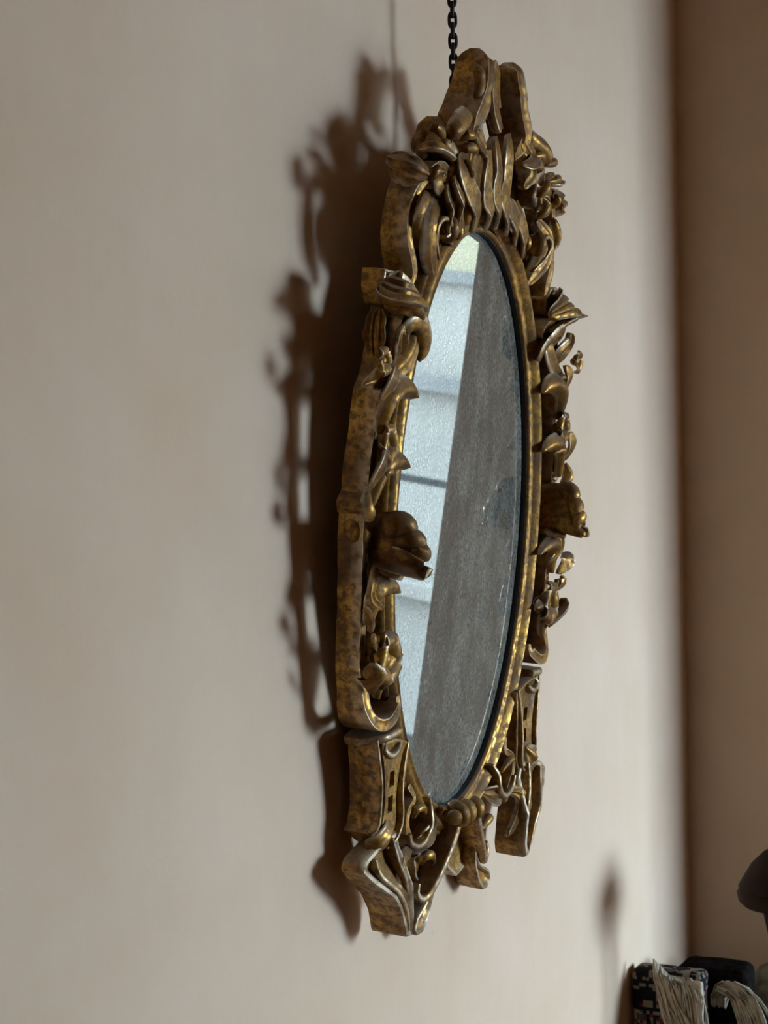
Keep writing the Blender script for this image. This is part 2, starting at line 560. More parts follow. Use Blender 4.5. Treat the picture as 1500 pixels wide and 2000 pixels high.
def slab(outline, wb, wf, lip=0.004, groove=0.005, n=72, amp=0.0006, wfun=None, hollow=0.45):
    """a carved block: closed outline in (u, v), straight sides from wb up, a rolled lip and a hollowed face"""
    o = [tuple(p[:2]) for p in outline]
    o = o + [o[0]]
    dens = []
    tot = sum(math.dist(a, b) for a, b in zip(o, o[1:]))
    for a, b in zip(o, o[1:]):
        m = max(2, round(n * math.dist(a, b) / tot))
        dens += [(a[0] + (b[0] - a[0]) * i / m, a[1] + (b[1] - a[1]) * i / m) for i in range(m)]
    for _ in range(2):
        k = len(dens)
        dens = [((dens[i - 1][0] + 2 * dens[i][0] + dens[(i + 1) % k][0]) / 4, (dens[i - 1][1] + 2 * dens[i][1] + dens[(i + 1) % k][1]) / 4) for i in range(k)]
    k = len(dens)
    area = sum(dens[i][0] * dens[(i + 1) % k][1] - dens[(i + 1) % k][0] * dens[i][1] for i in range(k))
    sg = 1 if area > 0 else -1
    nor = []
    for i in range(k):
        a, b = dens[i - 1], dens[(i + 1) % k]
        T = Vector((b[0] - a[0], b[1] - a[1])).normalized()
        nor.append(Vector((T.y, -T.x)) * sg)
    cen = Vector((sum(p[0] for p in dens) / k, sum(p[1] for p in dens) / k))
    wfn = wfun or (lambda u, v: wf)
    def ring(off, dw, base=None):
        r = []
        for p, q in zip(dens, nor):
            c = Vector(p) - q * off
            r.append((c.x, c.y, (wfn(c.x, c.y) + dw) if base is None else base))
        return r
    def towards(fr, dw):
        r = []
        for p, q in zip(dens, nor):
            c = (Vector(p) - q * lip * 1.6).lerp(cen, fr)
            r.append((c.x, c.y, wfn(c.x, c.y) + dw))
        return r
    rings = [ring(0, 0, wb), [(a[0], a[1], wb * 0.5 + a[2] * 0.5) for a in ring(0, 0)], ring(0, -lip * 0.7), ring(lip * 0.3, -lip * 0.15), ring(lip * 0.8, 0), ring(lip * 1.3, -groove * 0.35), towards(0.12, -groove * 0.8), towards(hollow, -groove), towards(0.8, -groove * 0.9)]
    v, f = loft(rings)
    wear = []
    for q in (0, 0, 0.25, 0.9, 1.0, 0.2, 0, 0, 0):
        wear += [q] * len(dens)
    wear = (wear + [0.0] * len(v))[:len(v)]
    return rough(v, amp, seed=outline[0][0] * 40), f, wear

def blob(c, r, rot=0.0, k=14, m=9, amp=0.0008, axis='Z'):
    R = Matrix.Rotation(rot, 3, axis)
    rings = []
    for i in range(m + 1):
        a = math.pi * (0.02 + 0.96 * i / m)
        rings.append([Vector(c) + R @ Vector((r[0] * math.sin(a) * math.cos(2 * math.pi * j / k), r[1] * math.cos(a), r[2] * math.sin(a) * math.sin(2 * math.pi * j / k))) for j in range(k)])
    v, f = loft(rings)
    return rough(v, amp, seed=c[0] * 80), f

def flip(vf):
    return ([Vector((-p[0], p[1], p[2])) for p in vf[0]], [q[::-1] for q in vf[1]]) + tuple(vf[2:])

def spin(x, y, r, n, h, rings):
    """lathe about a vertical line: rings (radius, z)"""
    rr = [[(x + a * math.cos(2 * math.pi * j / n), y + a * math.sin(2 * math.pi * j / n), z) for j in range(n)] for a, z in rings]
    return loft(rr)

# ------------------------------------------------------------------ the room
def structure(name, vf, mat, label=None, smooth=0):
    o = obj(name, vf, mat, None, smooth)
    tag(o, label=label, kind='structure')
    return o

TH = 0.30
structure('wall_left', box(XF - TH, XE + TH, Y0, TH, -0.1, ZC + 0.1), 'plaster', 'pale pink plaster wall the gilt mirror hangs on')
structure('wall_back', box(XB, XB + TB, YB, Y0, -0.1, ZC), 'plaster', 'shaded plaster return wall in the corner beyond the mirror')
y0, y1, z0, z1 = FWIN
structure('wall_far', join(
    box(XE, XE + TH, y0, 0, -0.8, 5.6), box(XE, XE + TH, YR - TH, y1, -0.8, 5.6),
    box(XE, XE + TH, y1, y0, -0.8, z0), box(XE, XE + TH, y1, y0, z1, 5.6)), 'plaster', 'plaster wall with the window that the mirror reflects')
x0, x1, z0, z1 = SWIN
structure('wall_right', join(
    box(XF - TH, x0, YR - TH, YR, -0.1, ZC + 0.1), box(x1, XE, YR - TH, YR, -0.1, ZC + 0.1),
    box(x0, x1, YR - TH, YR, -0.1, z0), box(x0, x1, YR - TH, YR, z1, ZC + 0.1)), 'umber', 'dark painted wall across the room with a tall window')
structure('wall_front', box(XF - TH, XF, YR, 0, -0.1, ZC + 0.1), 'umber', 'dark painted wall behind the camera')
structure('ceiling', box(XF - TH, XE, YR - TH, TH, ZC, ZC + 0.2), 'ceiling', 'plain pale ceiling')
fl = structure('floor', box(XF - TH, XE, YR - TH, TH, -0.2, -0.02), 'boards', 'dark wooden plank floor')
pb = mesh_from('plank', box(XF, XE, 0.001, 0.129, -0.02, 0.0, 0.002), 0)
pb.materials.append(M['boards'])
for i in range(35):
    q = bpy.data.objects.new('plank', pb)
    q.location = (0, YR + 0.02 + i * 0.13, 0)
    C.objects.link(q)
    q.parent = fl

def window(name, label, T, w, z0, z1, bars, mid):
    """built facing +y in its own frame: x from 0 to w, y = 0 at the room face of the wall, glass set back; T places it"""
    win = empty(name)
    win.matrix_world = T
    tag(win, label, kind='structure')
    ya, yb, fw = 0.14, 0.19, 0.04
    fr = obj('window_frame', join(box(0, fw, ya, yb, z0, z1), box(w - fw, w, ya, yb, z0, z1), box(fw, w - fw, ya, yb, z0, z0 + fw), box(fw, w - fw, ya, yb, z1 - fw, z1)), 'paint', win, 0)
    obj('window_sill', box(-0.03, w + 0.03, -0.04, ya, z0 - 0.03, z0 + 0.004, 0.006), 'paint', win, 0)
    xs = [fw, w / 2, w - fw] if mid else [fw, w - fw]
    zs = [z0 + fw] + bars + [z1 - fw]
    for z in bars:
        obj('glazing_bar', box(fw, w - fw, ya + 0.008, yb - 0.008, z - 0.012, z + 0.012), 'paint', fr, 0)
    if mid:
        obj('glazing_bar', box(w / 2 - 0.011, w / 2 + 0.011, ya + 0.006, yb - 0.006, z0 + fw, z1 - fw), 'paint', fr, 0)
    for a, b in zip(zs, zs[1:]):
        for c, d in zip(xs, xs[1:]):
            obj('pane', box(c, d, ya + 0.022, ya + 0.025, a, b), 'pane', win, 0)
    return win
# far window: local x runs along -y, local y along +x
window('window_1', 'window in the far wall, seen only in the mirror', Matrix(((0, 1, 0, XE), (-1, 0, 0, FWIN[0]), (0, 0, 1, 0), (0, 0, 0, 1))), FWIN[0] - FWIN[1], FWIN[2], FWIN[3], [1.050], True)
# side window: local x along +x, local y along -y
window('window_2', 'tall window in the wall across the room', Matrix(((1, 0, 0, SWIN[0]), (0, -1, 0, YR), (0, 0, 1, 0), (0, 0, 0, 1))), SWIN[1] - SWIN[0], SWIN[2], SWIN[3], [1.45], True)

# outside: the house across the alley, which the mirror shows through the far window
hx = 7.6
house = empty('neighbour_house', (hx, -3.0, -0.8))
tag(house, 'pale rendered house across the alley, reflected in the mirror', 'house')
def hpart(name, vf, mat, parent=house):
    return obj(name, ([Vector(p) - Vector((hx, -3.0, -0.8)) for p in vf[0]], vf[1]), mat, parent, 0)
hpart('wall', box(hx, hx + 3, -12, 3, -0.8, 1.80), 'facade')
hpart('upper_wall', box(hx + 0.02, hx + 3, -12, 3, 1.80, 6.2), 'cream')
hpart('ledge', box(hx - 0.03, hx, -12, 3, 1.24, 1.32), 'ledge')
hpart('ledge', box(hx - 0.02, hx + 0.02, -12, 3, 1.76, 1.82), 'ledge')
hpart('ledge', box(hx - 0.04, hx, -12, 3, 0.24, 0.31), 'facade')
structure('ground', box(XF - 20, hx + 6, -40, 10, -0.9, -0.8), 'yard', 'paved yard outside the windows')
sky_cut = tag(obj('sky_cut_wall', box(XF - 6, XE + 1.6, -12.3, -12.0, -0.8, SKY_CUT_Z), 'facade', None, 0), 'unseen wall added across the yard to limit sky light through the tall window', 'sky blocker')  # added out of view, shapes how daylight fades up the plaster

# ------------------------------------------------------------------ the mirror
mirror = empty('gilt_mirror')
OU = Vector((0.9997818, -0.00178951, 0.02081228))
OV = Vector((-0.02088907, -0.08564855, 0.99610641))
OW = Vector((0.0, -0.9963238, -0.08566724))
OO = Vector((1.64007831, -0.06787415, 1.45051216))
mirror.matrix_world = Matrix(((OU.x, OV.x, OW.x, OO.x), (OU.y, OV.y, OW.y, OO.y), (OU.z, OV.z, OW.z, OO.z), (0, 0, 0, 1)))
tag(mirror, 'oval giltwood wall mirror with pierced scroll and leaf carving', 'mirror')
_k = [0]
def part(name, vf, mat=None, parent=None, smooth=40):
    _k[0] += 1
    return obj(name, vf, mat or ('gilt', 'gilt_b')[_k[0] % 2], parent or mirror, smooth)
def both(name, vf, mat=None, pl=None, pr=None):
    a = part(name, vf, mat, pl)
    b = part(name, flip(vf), mat, pr)
    return a, b

EA, EB = 0.1678, 0.2958
def oval(prof, n=128, closed=True, amp=0.0003):
    rings = []
    for i in range(n + 1):
        t = 2 * math.pi * i / n
        c = Vector((EA * math.cos(t), EB * math.sin(t)))
        N2 = Vector((math.cos(t) / EA, math.sin(t) / EB)).normalized()
        rings.append([(c.x + N2.x * o, c.y + N2.y * o, w) for o, w in prof])
    v, f = loft(rings[:-1], closed=closed, caps=False)
    m, k = n, len(prof)
    for j in range(k if closed else k - 1):
        q = (j + 1) % k
        f.append([(m - 1) * k + j, (m - 1) * k + q, q, j])
    return rough(v, amp), f

# glass: flat plate with a slightly bevelled border
def glass():
    n = 128
    rings = []
    for fr_, w in ((1.03, 0.0098), (0.95, 0.0104), (0.5, 0.0104), (0.02, 0.0104)):
        rings.append([(EA * fr_ * math.cos(2 * math.pi * i / n), EB * (1 - (1 - fr_) * (EA / EB if fr_ > 0.9 else 1)) * math.sin(2 * math.pi * i / n), w) for i in range(n)])
    v, f = loft(rings, caps=False)
    f.append(list(range(3 * n, 4 * n)))
    return v, f
g_ = part('glass', glass(), 'mirror', smooth=0)
g_['label'] = 'foxed grey mirror glass with bevelled edge'
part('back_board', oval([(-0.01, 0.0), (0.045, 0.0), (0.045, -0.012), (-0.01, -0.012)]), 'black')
part('gap_shadow_ring', oval([(-0.0010, 0.0100), (0.002, 0.0100), (0.002, 0.0160), (-0.0010, 0.0158)]), 'black')  # black ring: shadow gap between glass and rim put into colour
rim = part('oval_rim', oval([(-0.0006, 0.0150), (0.0, 0.0172), (0.0015, 0.019), (0.004, 0.0195), (0.0065, 0.0175), (0.009, 0.0175), (0.0115, 0.0195), (0.015, 0.0235), (0.019, 0.0255), (0.0225, 0.0245), (0.0248, 0.0215), (0.0262, 0.0200), (0.0285, 0.0205), (0.0305, 0.0190), (0.0320, 0.0150), (0.0325, 0.0)]), 'gilt')

# long C-scroll rails down each side, hooked over the rim at both ends
rail = [(-0.1573, 0.1915, 0.0300, 0.5), (-0.1557, 0.2001, 0.0320, 0.7), (-0.1690, 0.2102, 0.0330, 0.9), (-0.1892, 0.2135, 0.0340), (-0.2017, 0.2085, 0.0340), (-0.2052, 0.2001, 0.0330), (-0.2050, 0.1861, 0.0310), (-0.2080, 0.1712, 0.0290), (-0.2159, 0.1530, 0.0260), (-0.2243, 0.1405, 0.0250), (-0.2290, 0.1240, 0.0245), (-0.2328, 0.0982, 0.0240), (-0.2381, 0.0776, 0.0240), (-0.2408, 0.0625, 0.0240), (-0.2410, 0.0416, 0.0230), (-0.2444, 0.0117, 0.0230), (-0.2429, -0.0164, 0.0225), (-0.2404, -0.0449, 0.0220), (-0.2398, -0.0732, 0.0220), (-0.2392, -0.1035, 0.0215), (-0.2376, -0.1208, 0.0220), (-0.2349, -0.1377, 0.0240), (-0.2330, -0.1543, 0.0270), (-0.2273, -0.1672, 0.0310), (-0.2134, -0.1762, 0.0340), (-0.1937, -0.1769, 0.0350), (-0.1769, -0.1704, 0.0340), (-0.1660, -0.1610, 0.0310), (-0.1663, -0.1503, 0.0290, 0.6)]
both('outer_rail', band(rail, 0.012, -0.004, 'groove', align=1.0, flare=0.04))
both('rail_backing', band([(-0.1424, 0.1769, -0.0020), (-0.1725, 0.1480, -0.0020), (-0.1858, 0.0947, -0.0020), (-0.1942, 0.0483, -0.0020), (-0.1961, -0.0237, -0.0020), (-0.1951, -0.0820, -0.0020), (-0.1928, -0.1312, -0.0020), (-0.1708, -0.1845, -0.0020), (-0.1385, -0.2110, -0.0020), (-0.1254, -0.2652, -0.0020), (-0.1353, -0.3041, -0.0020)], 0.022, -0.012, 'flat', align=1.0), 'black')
for g in ([(-0.1391, 0.1868, 0.0040), (-0.1665, 0.1506, 0.0040), (-0.1792, 0.1245, 0.0040), (-0.1829, 0.0960, 0.0040), (-0.1523, 0.0948, 0.0040), (-0.1342, 0.1382, 0.0040), (-0.1090, 0.1725, 0.0040)],
          [(-0.1940, 0.0320, 0.0040), (-0.1971, -0.0037, 0.0040), (-0.1960, -0.0618, 0.0040), (-0.1532, -0.0671, 0.0040), (-0.1534, -0.0078, 0.0040), (-0.1480, 0.0286, 0.0040)]):
    both('light_gap_filler', slab(g, -0.008, 0.004, lip=0.002, groove=0.001), 'gilt_b')  # boards added to block the light slit between rail and rim

# strap block above the rail
both('strap_block', slab([(-0.2213, 0.2487, 0.0200), (-0.1980, 0.2471, 0.0200), (-0.1826, 0.2338, 0.0200), (-0.1843, 0.2174, 0.0200), (-0.2130, 0.2160, 0.0200), (-0.2218, 0.2323, 0.0200)], -0.002, 0.021, lip=0.003))
both('strap_knob', blob((-0.1977, 0.2114, 0.0080), (0.012, 0.013, 0.012)))
both('strap_leaf', leaf([(-0.2080, 0.2122, 0.0120, 0.005), (-0.2112, 0.2010, 0.0110, 0.01), (-0.2111, 0.1884, 0.0100, 0.011), (-0.2069, 0.1759, 0.0090, 0.009), (-0.2017, 0.1647, 0.0080, 0.004)], th=0.008, cup=-0.3, ribs=3, ribamp=0.12, lobes=3, lobamp=0.2, side=(0, 0, 1)))
both('outer_leaf', leaf([(0.1787, 0.2031, 0.0220, 0.006), (0.1762, 0.1853, 0.0300, 0.013), (0.1949, 0.1662, 0.0300, 0.015), (0.2239, 0.1521, 0.0260, 0.011), (0.2561, 0.1446, 0.0200, 0.003)], th=0.006, cup=-0.35, ribs=2, ribamp=0.12, lobes=2))
both('acanthus_leaf', leaf([(-0.2241, 0.2340, 0.0200, 0.022), (-0.2211, 0.2298, 0.0300, 0.024), (-0.2130, 0.2277, 0.0400, 0.02), (-0.1931, 0.2247, 0.0410, 0.015), (-0.1650, 0.2151, 0.0340, 0.006)], th=0.006, cup=0.15, ribs=4, ribamp=0.13, lobes=1.5, lobamp=0.15), 'gilt_c')
both('acanthus_leaf', leaf([(-0.2184, 0.2186, 0.0200, 0.014), (-0.2196, 0.2153, 0.0320, 0.015), (-0.2138, 0.2149, 0.0410, 0.012), (-0.1926, 0.2090, 0.0410, 0.008), (-0.1666, 0.1990, 0.0340, 0.004)], th=0.005, cup=-0.2, ribs=2, ribamp=0.13), 'gilt_c')
both('rolled_leaf', leaf([(-0.1890, 0.1833, 0.0260, 0.007), (-0.1949, 0.1942, 0.0330, 0.01), (-0.1874, 0.1987, 0.0370, 0.011), (-0.1703, 0.1924, 0.0350, 0.011), (-0.1549, 0.1791, 0.0300, 0.01), (-0.1518, 0.1665, 0.0260, 0.006)], th=0.007, cup=-0.5, ribs=1, ribamp=0.1))
both('acanthus_leaf', leaf([(-0.2027, 0.1682, 0.0240, 0.01), (-0.2075, 0.1777, 0.0300, 0.013), (-0.2189, 0.1894, 0.0360, 0.01), (-0.2154, 0.1982, 0.0380, 0.004)], th=0.005, cup=0.3), 'gilt_c')

# column scrolls at the shoulders
col = [(-0.1761, 0.2394, 0.0260, 0.8), (-0.1754, 0.2455, 0.0280), (-0.1809, 0.2565, 0.0290), (-0.1880, 0.2719, 0.0280), (-0.1894, 0.2856, 0.0270), (-0.1875, 0.2987, 0.0270), (-0.1833, 0.3119, 0.0280), (-0.1779, 0.3244, 0.0300), (-0.1690, 0.3359, 0.0320), (-0.1575, 0.3454, 0.0340), (-0.1443, 0.3518, 0.0360), (-0.1292, 0.3519, 0.0360, 0.9), (-0.1181, 0.3460, 0.0350, 0.8), (-0.1196, 0.3372, 0.0340, 0.7), (-0.1299, 0.3334, 0.0330, 0.6), (-0.1374, 0.3375, 0.0320, 0.5)]
both('column_scroll', band(col, 0.011, -0.001, 'groove', align=-1.0, flare=0.0))
both('scroll_tongue', leaf([(-0.1288, 0.3421, 0.0300, 0.004), (-0.1426, 0.3342, 0.0340, 0.008), (-0.1339, 0.3283, 0.0330, 0.008), (-0.1179, 0.3250, 0.0280, 0.004)], th=0.006, cup=-0.4, ribs=1))
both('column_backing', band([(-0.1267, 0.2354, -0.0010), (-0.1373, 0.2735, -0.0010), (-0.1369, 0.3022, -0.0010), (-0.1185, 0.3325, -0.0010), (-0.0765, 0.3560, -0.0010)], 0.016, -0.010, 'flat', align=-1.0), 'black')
both('shoulder_leaf', leaf([(-0.1734, 0.3368, 0.0340, 0.01), (-0.1892, 0.3394, 0.0320, 0.015), (-0.1944, 0.3431, 0.0240, 0.017), (-0.1913, 0.3471, 0.0120, 0.013), (-0.1847, 0.3487, 0.0040, 0.007)], th=0.010, cup=-0.45, ribs=3, ribamp=0.14, lobes=2, lobamp=0.2), 'gilt_c')
sh = [(-0.1189, 0.3364, 0.0300, 0.6), (-0.1117, 0.3404, 0.0340, 0.8), (-0.1065, 0.3500, 0.0360), (-0.1134, 0.3579, 0.0360), (-0.1270, 0.3635, 0.0360), (-0.1303, 0.3712, 0.0350), (-0.1256, 0.3802, 0.0340, 1, 0), (-0.1255, 0.3873, 0.0320, 1, 0.002), (-0.1230, 0.3924, 0.0280, 0.9, 0.006), (-0.1218, 0.3955, 0.0220, 0.7, 0.009)]
both('shoulder_scroll', band(sh, 0.015, -0.002, 'dome', align=-1.0, flare=0.05, tip=(1, .6)))
both('shoulder_leaf', leaf([(-0.1572, 0.3580, 0.0160, 0.008), (-0.1589, 0.3643, 0.0280, 0.014), (-0.1538, 0.3648, 0.0360, 0.014), (-0.1415, 0.3610, 0.0400, 0.011), (-0.1247, 0.3557, 0.0380, 0.005)], th=0.006, cup=0.2, ribs=3, ribamp=0.14, lobes=2), 'gilt_c')
both('shoulder_knob', blob((-0.1235, 0.3693, 0.0060), (0.010, 0.015, 0.010)))

# crest: two tall scrolls
cs = [(-0.0382, 0.3716, 0.0360, 0.5), (-0.0500, 0.3753, 0.0370, 0.7), (-0.0645, 0.3815, 0.0380), (-0.0751, 0.3880, 0.0390), (-0.0747, 0.3958, 0.0400), (-0.0731, 0.4047, 0.0410), (-0.0654, 0.4153, 0.0420), (-0.0556, 0.4283, 0.0420), (-0.0521, 0.4404, 0.0420, 1, 0.001), (-0.0486, 0.4517, 0.0405, 1, 0.002), (-0.0477, 0.4611, 0.0380, 1, 0.004), (-0.0466, 0.4668, 0.0340, 0.95, 0.008), (-0.0447, 0.4712, 0.0270, 0.8, 0.015)]
both('crest_scroll', band(cs, 0.019, -0.002, 'groove', align=-1.0, flare=0.0, tip=(.6, .9)))
both('crest_tongue', tube([(-0.0461, 0.4468, 0.0180, 0.002), (-0.0503, 0.4504, 0.0240, 0.006, 0.004), (-0.0548, 0.4462, 0.0310, 0.007, 0.005), (-0.0545, 0.4364, 0.0330, 0.007, 0.005), (-0.0593, 0.4260, 0.0340, 0.006, 0.004), (-0.0625, 0.4178, 0.0320, 0.004, 0.003)]), 'gilt')
both('crest_leaf', leaf([(-0.0799, 0.4000, 0.0340, 0.012), (-0.1114, 0.3875, 0.0410, 0.014), (-0.1226, 0.3786, 0.0380, 0.01), (-0.1162, 0.3757, 0.0300, 0.005)], th=0.006, cup=-0.3, ribs=1), 'gilt_c')
both('crest_leaf', leaf([(-0.0588, 0.3944, 0.0300, 0.013), (-0.0784, 0.3775, 0.0340, 0.018), (-0.0852, 0.3622, 0.0340, 0.018), (-0.0736, 0.3489, 0.0280, 0.011)], th=0.010, cup=-0.3, ribs=3, ribamp=0.12))
both('crest_leaf', leaf([(-0.0752, 0.3842, 0.0360, 0.005), (-0.0781, 0.3751, 0.0420, 0.008), (-0.0646, 0.3688, 0.0430, 0.007), (-0.0471, 0.3667, 0.0400, 0.003)], th=0.005, cup=0.2, ribs=1.5), 'gilt_c')
part('crest_drop', leaf([(0.0143, 0.4577, 0.0160, 0.012), (-0.0126, 0.4400, 0.0260, 0.018), (-0.0208, 0.4189, 0.0300, 0.021), (-0.0146, 0.4042, 0.0320, 0.014), (0.0017, 0.3977, 0.0300, 0.004)], th=0.012, cup=0.5, ribs=1, ribamp=0.18), 'gilt_c')
part('crest_drop', leaf([(-0.0208, 0.4463, 0.0280, 0.004), (-0.0256, 0.4331, 0.0340, 0.006), (-0.0253, 0.4133, 0.0360, 0.007), (-0.0043, 0.3984, 0.0330, 0.003)], th=0.006, cup=0.5, ribs=1, ribamp=0.15), 'gilt_c')
part('crest_ground', slab([(-0.0455, 0.2912, 0.0120), (-0.0743, 0.3169, 0.0120), (-0.0773, 0.3436, 0.0120), (-0.0544, 0.3681, 0.0120), (-0.0159, 0.3847, 0.0120), (0.0044, 0.3784, 0.0120), (0.0255, 0.3807, 0.0120), (0.0509, 0.3845, 0.0120), (0.0875, 0.3725, 0.0120), (0.1075, 0.3531, 0.0120), (0.1140, 0.3267, 0.0120), (0.1150, 0.2970, 0.0120), (0.0683, 0.3030, 0.0120), (0.0136, 0.3034, 0.0120)], 0.0, 0.016, lip=0.003, groove=0.002))
flames = [
    [(-0.0849, 0.2810, 0.0240, 0.007), (-0.1183, 0.2944, 0.0340, 0.01), (-0.1217, 0.3085, 0.0380, 0.01), (-0.1280, 0.3199, 0.0360, 0.009), (-0.1138, 0.3330, 0.0300, 0.004)],
    [(-0.0684, 0.2899, 0.0260, 0.007), (-0.1011, 0.3029, 0.0360, 0.01), (-0.1068, 0.3169, 0.0410, 0.01), (-0.1167, 0.3290, 0.0400, 0.009), (-0.1093, 0.3406, 0.0340, 0.004)],
    [(-0.0426, 0.2946, 0.0260, 0.006), (-0.0626, 0.3141, 0.0380, 0.01), (-0.0870, 0.3258, 0.0420, 0.011), (-0.1069, 0.3408, 0.0430, 0.01), (-0.1052, 0.3539, 0.0400, 0.008), (-0.0886, 0.3624, 0.0360, 0.004)],
    [(-0.0084, 0.3010, 0.0260, 0.006), (-0.0270, 0.3169, 0.0380, 0.01), (-0.0535, 0.3287, 0.0420, 0.011), (-0.0577, 0.3455, 0.0440, 0.011), (-0.0495, 0.3586, 0.0420, 0.008), (-0.0504, 0.3693, 0.0380, 0.004)],
    [(0.0154, 0.3027, 0.0260, 0.006), (-0.0063, 0.3201, 0.0380, 0.009), (-0.0308, 0.3331, 0.0420, 0.01), (-0.0277, 0.3518, 0.0430, 0.009), (-0.0269, 0.3708, 0.0400, 0.008), (-0.0173, 0.3879, 0.0340, 0.005)],
    [(0.0433, 0.2978, 0.0260, 0.006), (0.0240, 0.3122, 0.0360, 0.009), (-0.0029, 0.3290, 0.0400, 0.01), (0.0079, 0.3451, 0.0380, 0.009), (0.0095, 0.3747, 0.0380, 0.008), (0.0166, 0.3948, 0.0340, 0.005)],
    [(0.0745, 0.2909, 0.0240, 0.006), (0.0519, 0.3064, 0.0340, 0.009), (0.0207, 0.3207, 0.0380, 0.01), (0.0118, 0.3322, 0.0360, 0.004)],
    [(0.0965, 0.2772, 0.0240, 0.005), (0.0799, 0.2951, 0.0320, 0.008), (0.0529, 0.3143, 0.0360, 0.008), (0.0521, 0.3314, 0.0320, 0.004)],
]
for fl_ in flames:
    part('flame_leaf', leaf(fl_, th=0.007, cup=0.45, ribs=1, ribamp=0.12), 'gilt_c')
both('flame_bud', blob((-0.0698, 0.3091, 0.0300), (0.007, 0.012, 0.008), 0.3))

# leaves between column and rim
both('side_leaf', leaf([(-0.1242, 0.3168, 0.0260, 0.008), (-0.1470, 0.2994, 0.0320, 0.015), (-0.1460, 0.2782, 0.0310, 0.018), (-0.1334, 0.2622, 0.0260, 0.014), (-0.1187, 0.2484, 0.0210, 0.006)], th=0.008, cup=-0.2, ribs=3, ribamp=0.07))
both('side_volute', band([(-0.1224, 0.2624, 0.0300, 0.5), (-0.1431, 0.2785, 0.0360), (-0.1466, 0.2925, 0.0400), (-0.1345, 0.2995, 0.0410), (-0.1211, 0.2957, 0.0410), (-0.1190, 0.2868, 0.0400), (-0.1259, 0.2825, 0.0380, 0.7)], 0.005, 0.006, 'dome'))
vk = both('volute_eye', blob((-0.1156, 0.2912, 0.0340), (0.008, 0.013, 0.010)))
both('volute_eye', blob((-0.0885, 0.2906, 0.0300), (0.006, 0.009, 0.008)))
both('hook_leaf', leaf([(-0.1731, 0.2877, 0.0280, 0.003), (-0.1782, 0.2971, 0.0320, 0.006), (-0.1726, 0.3082, 0.0340, 0.007), (-0.1647, 0.3172, 0.0330, 0.006), (-0.1675, 0.3207, 0.0300, 0.003)], th=0.006, cup=-0.3, ribs=1))
both('side_ground', slab([(-0.1418, 0.2423, 0.0080), (-0.1387, 0.2783, 0.0080), (-0.1316, 0.3075, 0.0080), (-0.1029, 0.3315, 0.0080), (-0.0698, 0.3345, 0.0080), (-0.0546, 0.3085, 0.0080), (-0.0732, 0.2775, 0.0080), (-0.0982, 0.2441, 0.0080), (-0.1140, 0.2167, 0.0080)], 0.0, 0.011, lip=0.002, groove=0.001))

# leaves that cross from rail to rim, and their curled tips
def crossing(a, w=.009, mat='gilt_c', **k):
    return both('crossing_leaf', leaf(a, th=0.005, cup=k.get('cup', -0.55), ribs=k.get('ribs', 1), ribamp=0.10), mat)
crossing([(-0.2277, 0.1009, 0.0260, 0.006), (-0.2257, 0.1169, 0.0320, 0.01), (-0.2195, 0.1309, 0.0360, 0.012), (-0.2011, 0.1399, 0.0360, 0.012), (-0.1794, 0.1395, 0.0340, 0.01), (-0.1634, 0.1324, 0.0310, 0.004)])
crossing([(-0.2326, 0.1316, 0.0280, 0.004), (-0.2294, 0.1447, 0.0340, 0.008), (-0.2258, 0.1526, 0.0360, 0.008), (-0.2184, 0.1617, 0.0340, 0.003)], cup=0.4)
crossing([(-0.2402, 0.0348, 0.0260, 0.005), (-0.2352, 0.0510, 0.0300, 0.008), (-0.2270, 0.0662, 0.0340, 0.01), (-0.2139, 0.0740, 0.0360, 0.011), (-0.1925, 0.0737, 0.0340, 0.009), (-0.1736, 0.0677, 0.0300, 0.004)])
crossing([(-0.2479, 0.0540, 0.0280, 0.004), (-0.2477, 0.0660, 0.0340, 0.008), (-0.2444, 0.0752, 0.0370, 0.008), (-0.2361, 0.0862, 0.0360, 0.004)], cup=0.4)
crossing([(-0.2341, -0.0758, 0.0260, 0.005), (-0.2301, -0.0594, 0.0300, 0.01), (-0.2289, -0.0449, 0.0350, 0.013), (-0.2155, -0.0407, 0.0360, 0.011), (-0.1962, -0.0432, 0.0330, 0.008), (-0.1808, -0.0493, 0.0290, 0.004)])
crossing([(-0.2108, -0.1464, 0.0260, 0.005), (-0.2076, -0.1295, 0.0300, 0.008), (-0.2042, -0.1151, 0.0340, 0.01), (-0.1917, -0.1093, 0.0340, 0.009), (-0.1745, -0.1093, 0.0310, 0.004)])
crossing([(-0.2519, -0.0575, 0.0300, 0.005), (-0.2533, -0.0604, 0.0360, 0.01), (-0.2507, -0.0664, 0.0360, 0.009), (-0.2398, -0.0779, 0.0300, 0.003)], cup=0.4)
crossing([(-0.2455, -0.1161, 0.0300, 0.007), (-0.2469, -0.1174, 0.0370, 0.013), (-0.2400, -0.1257, 0.0360, 0.011), (-0.2262, -0.1372, 0.0280, 0.003)], cup=0.4)
crossing([(-0.2525, 0.0488, 0.0280, 0.004), (-0.2565, 0.0389, 0.0330, 0.009), (-0.2538, 0.0319, 0.0340, 0.009), (-0.2431, 0.0232, 0.0280, 0.003)], cup=-0.5)

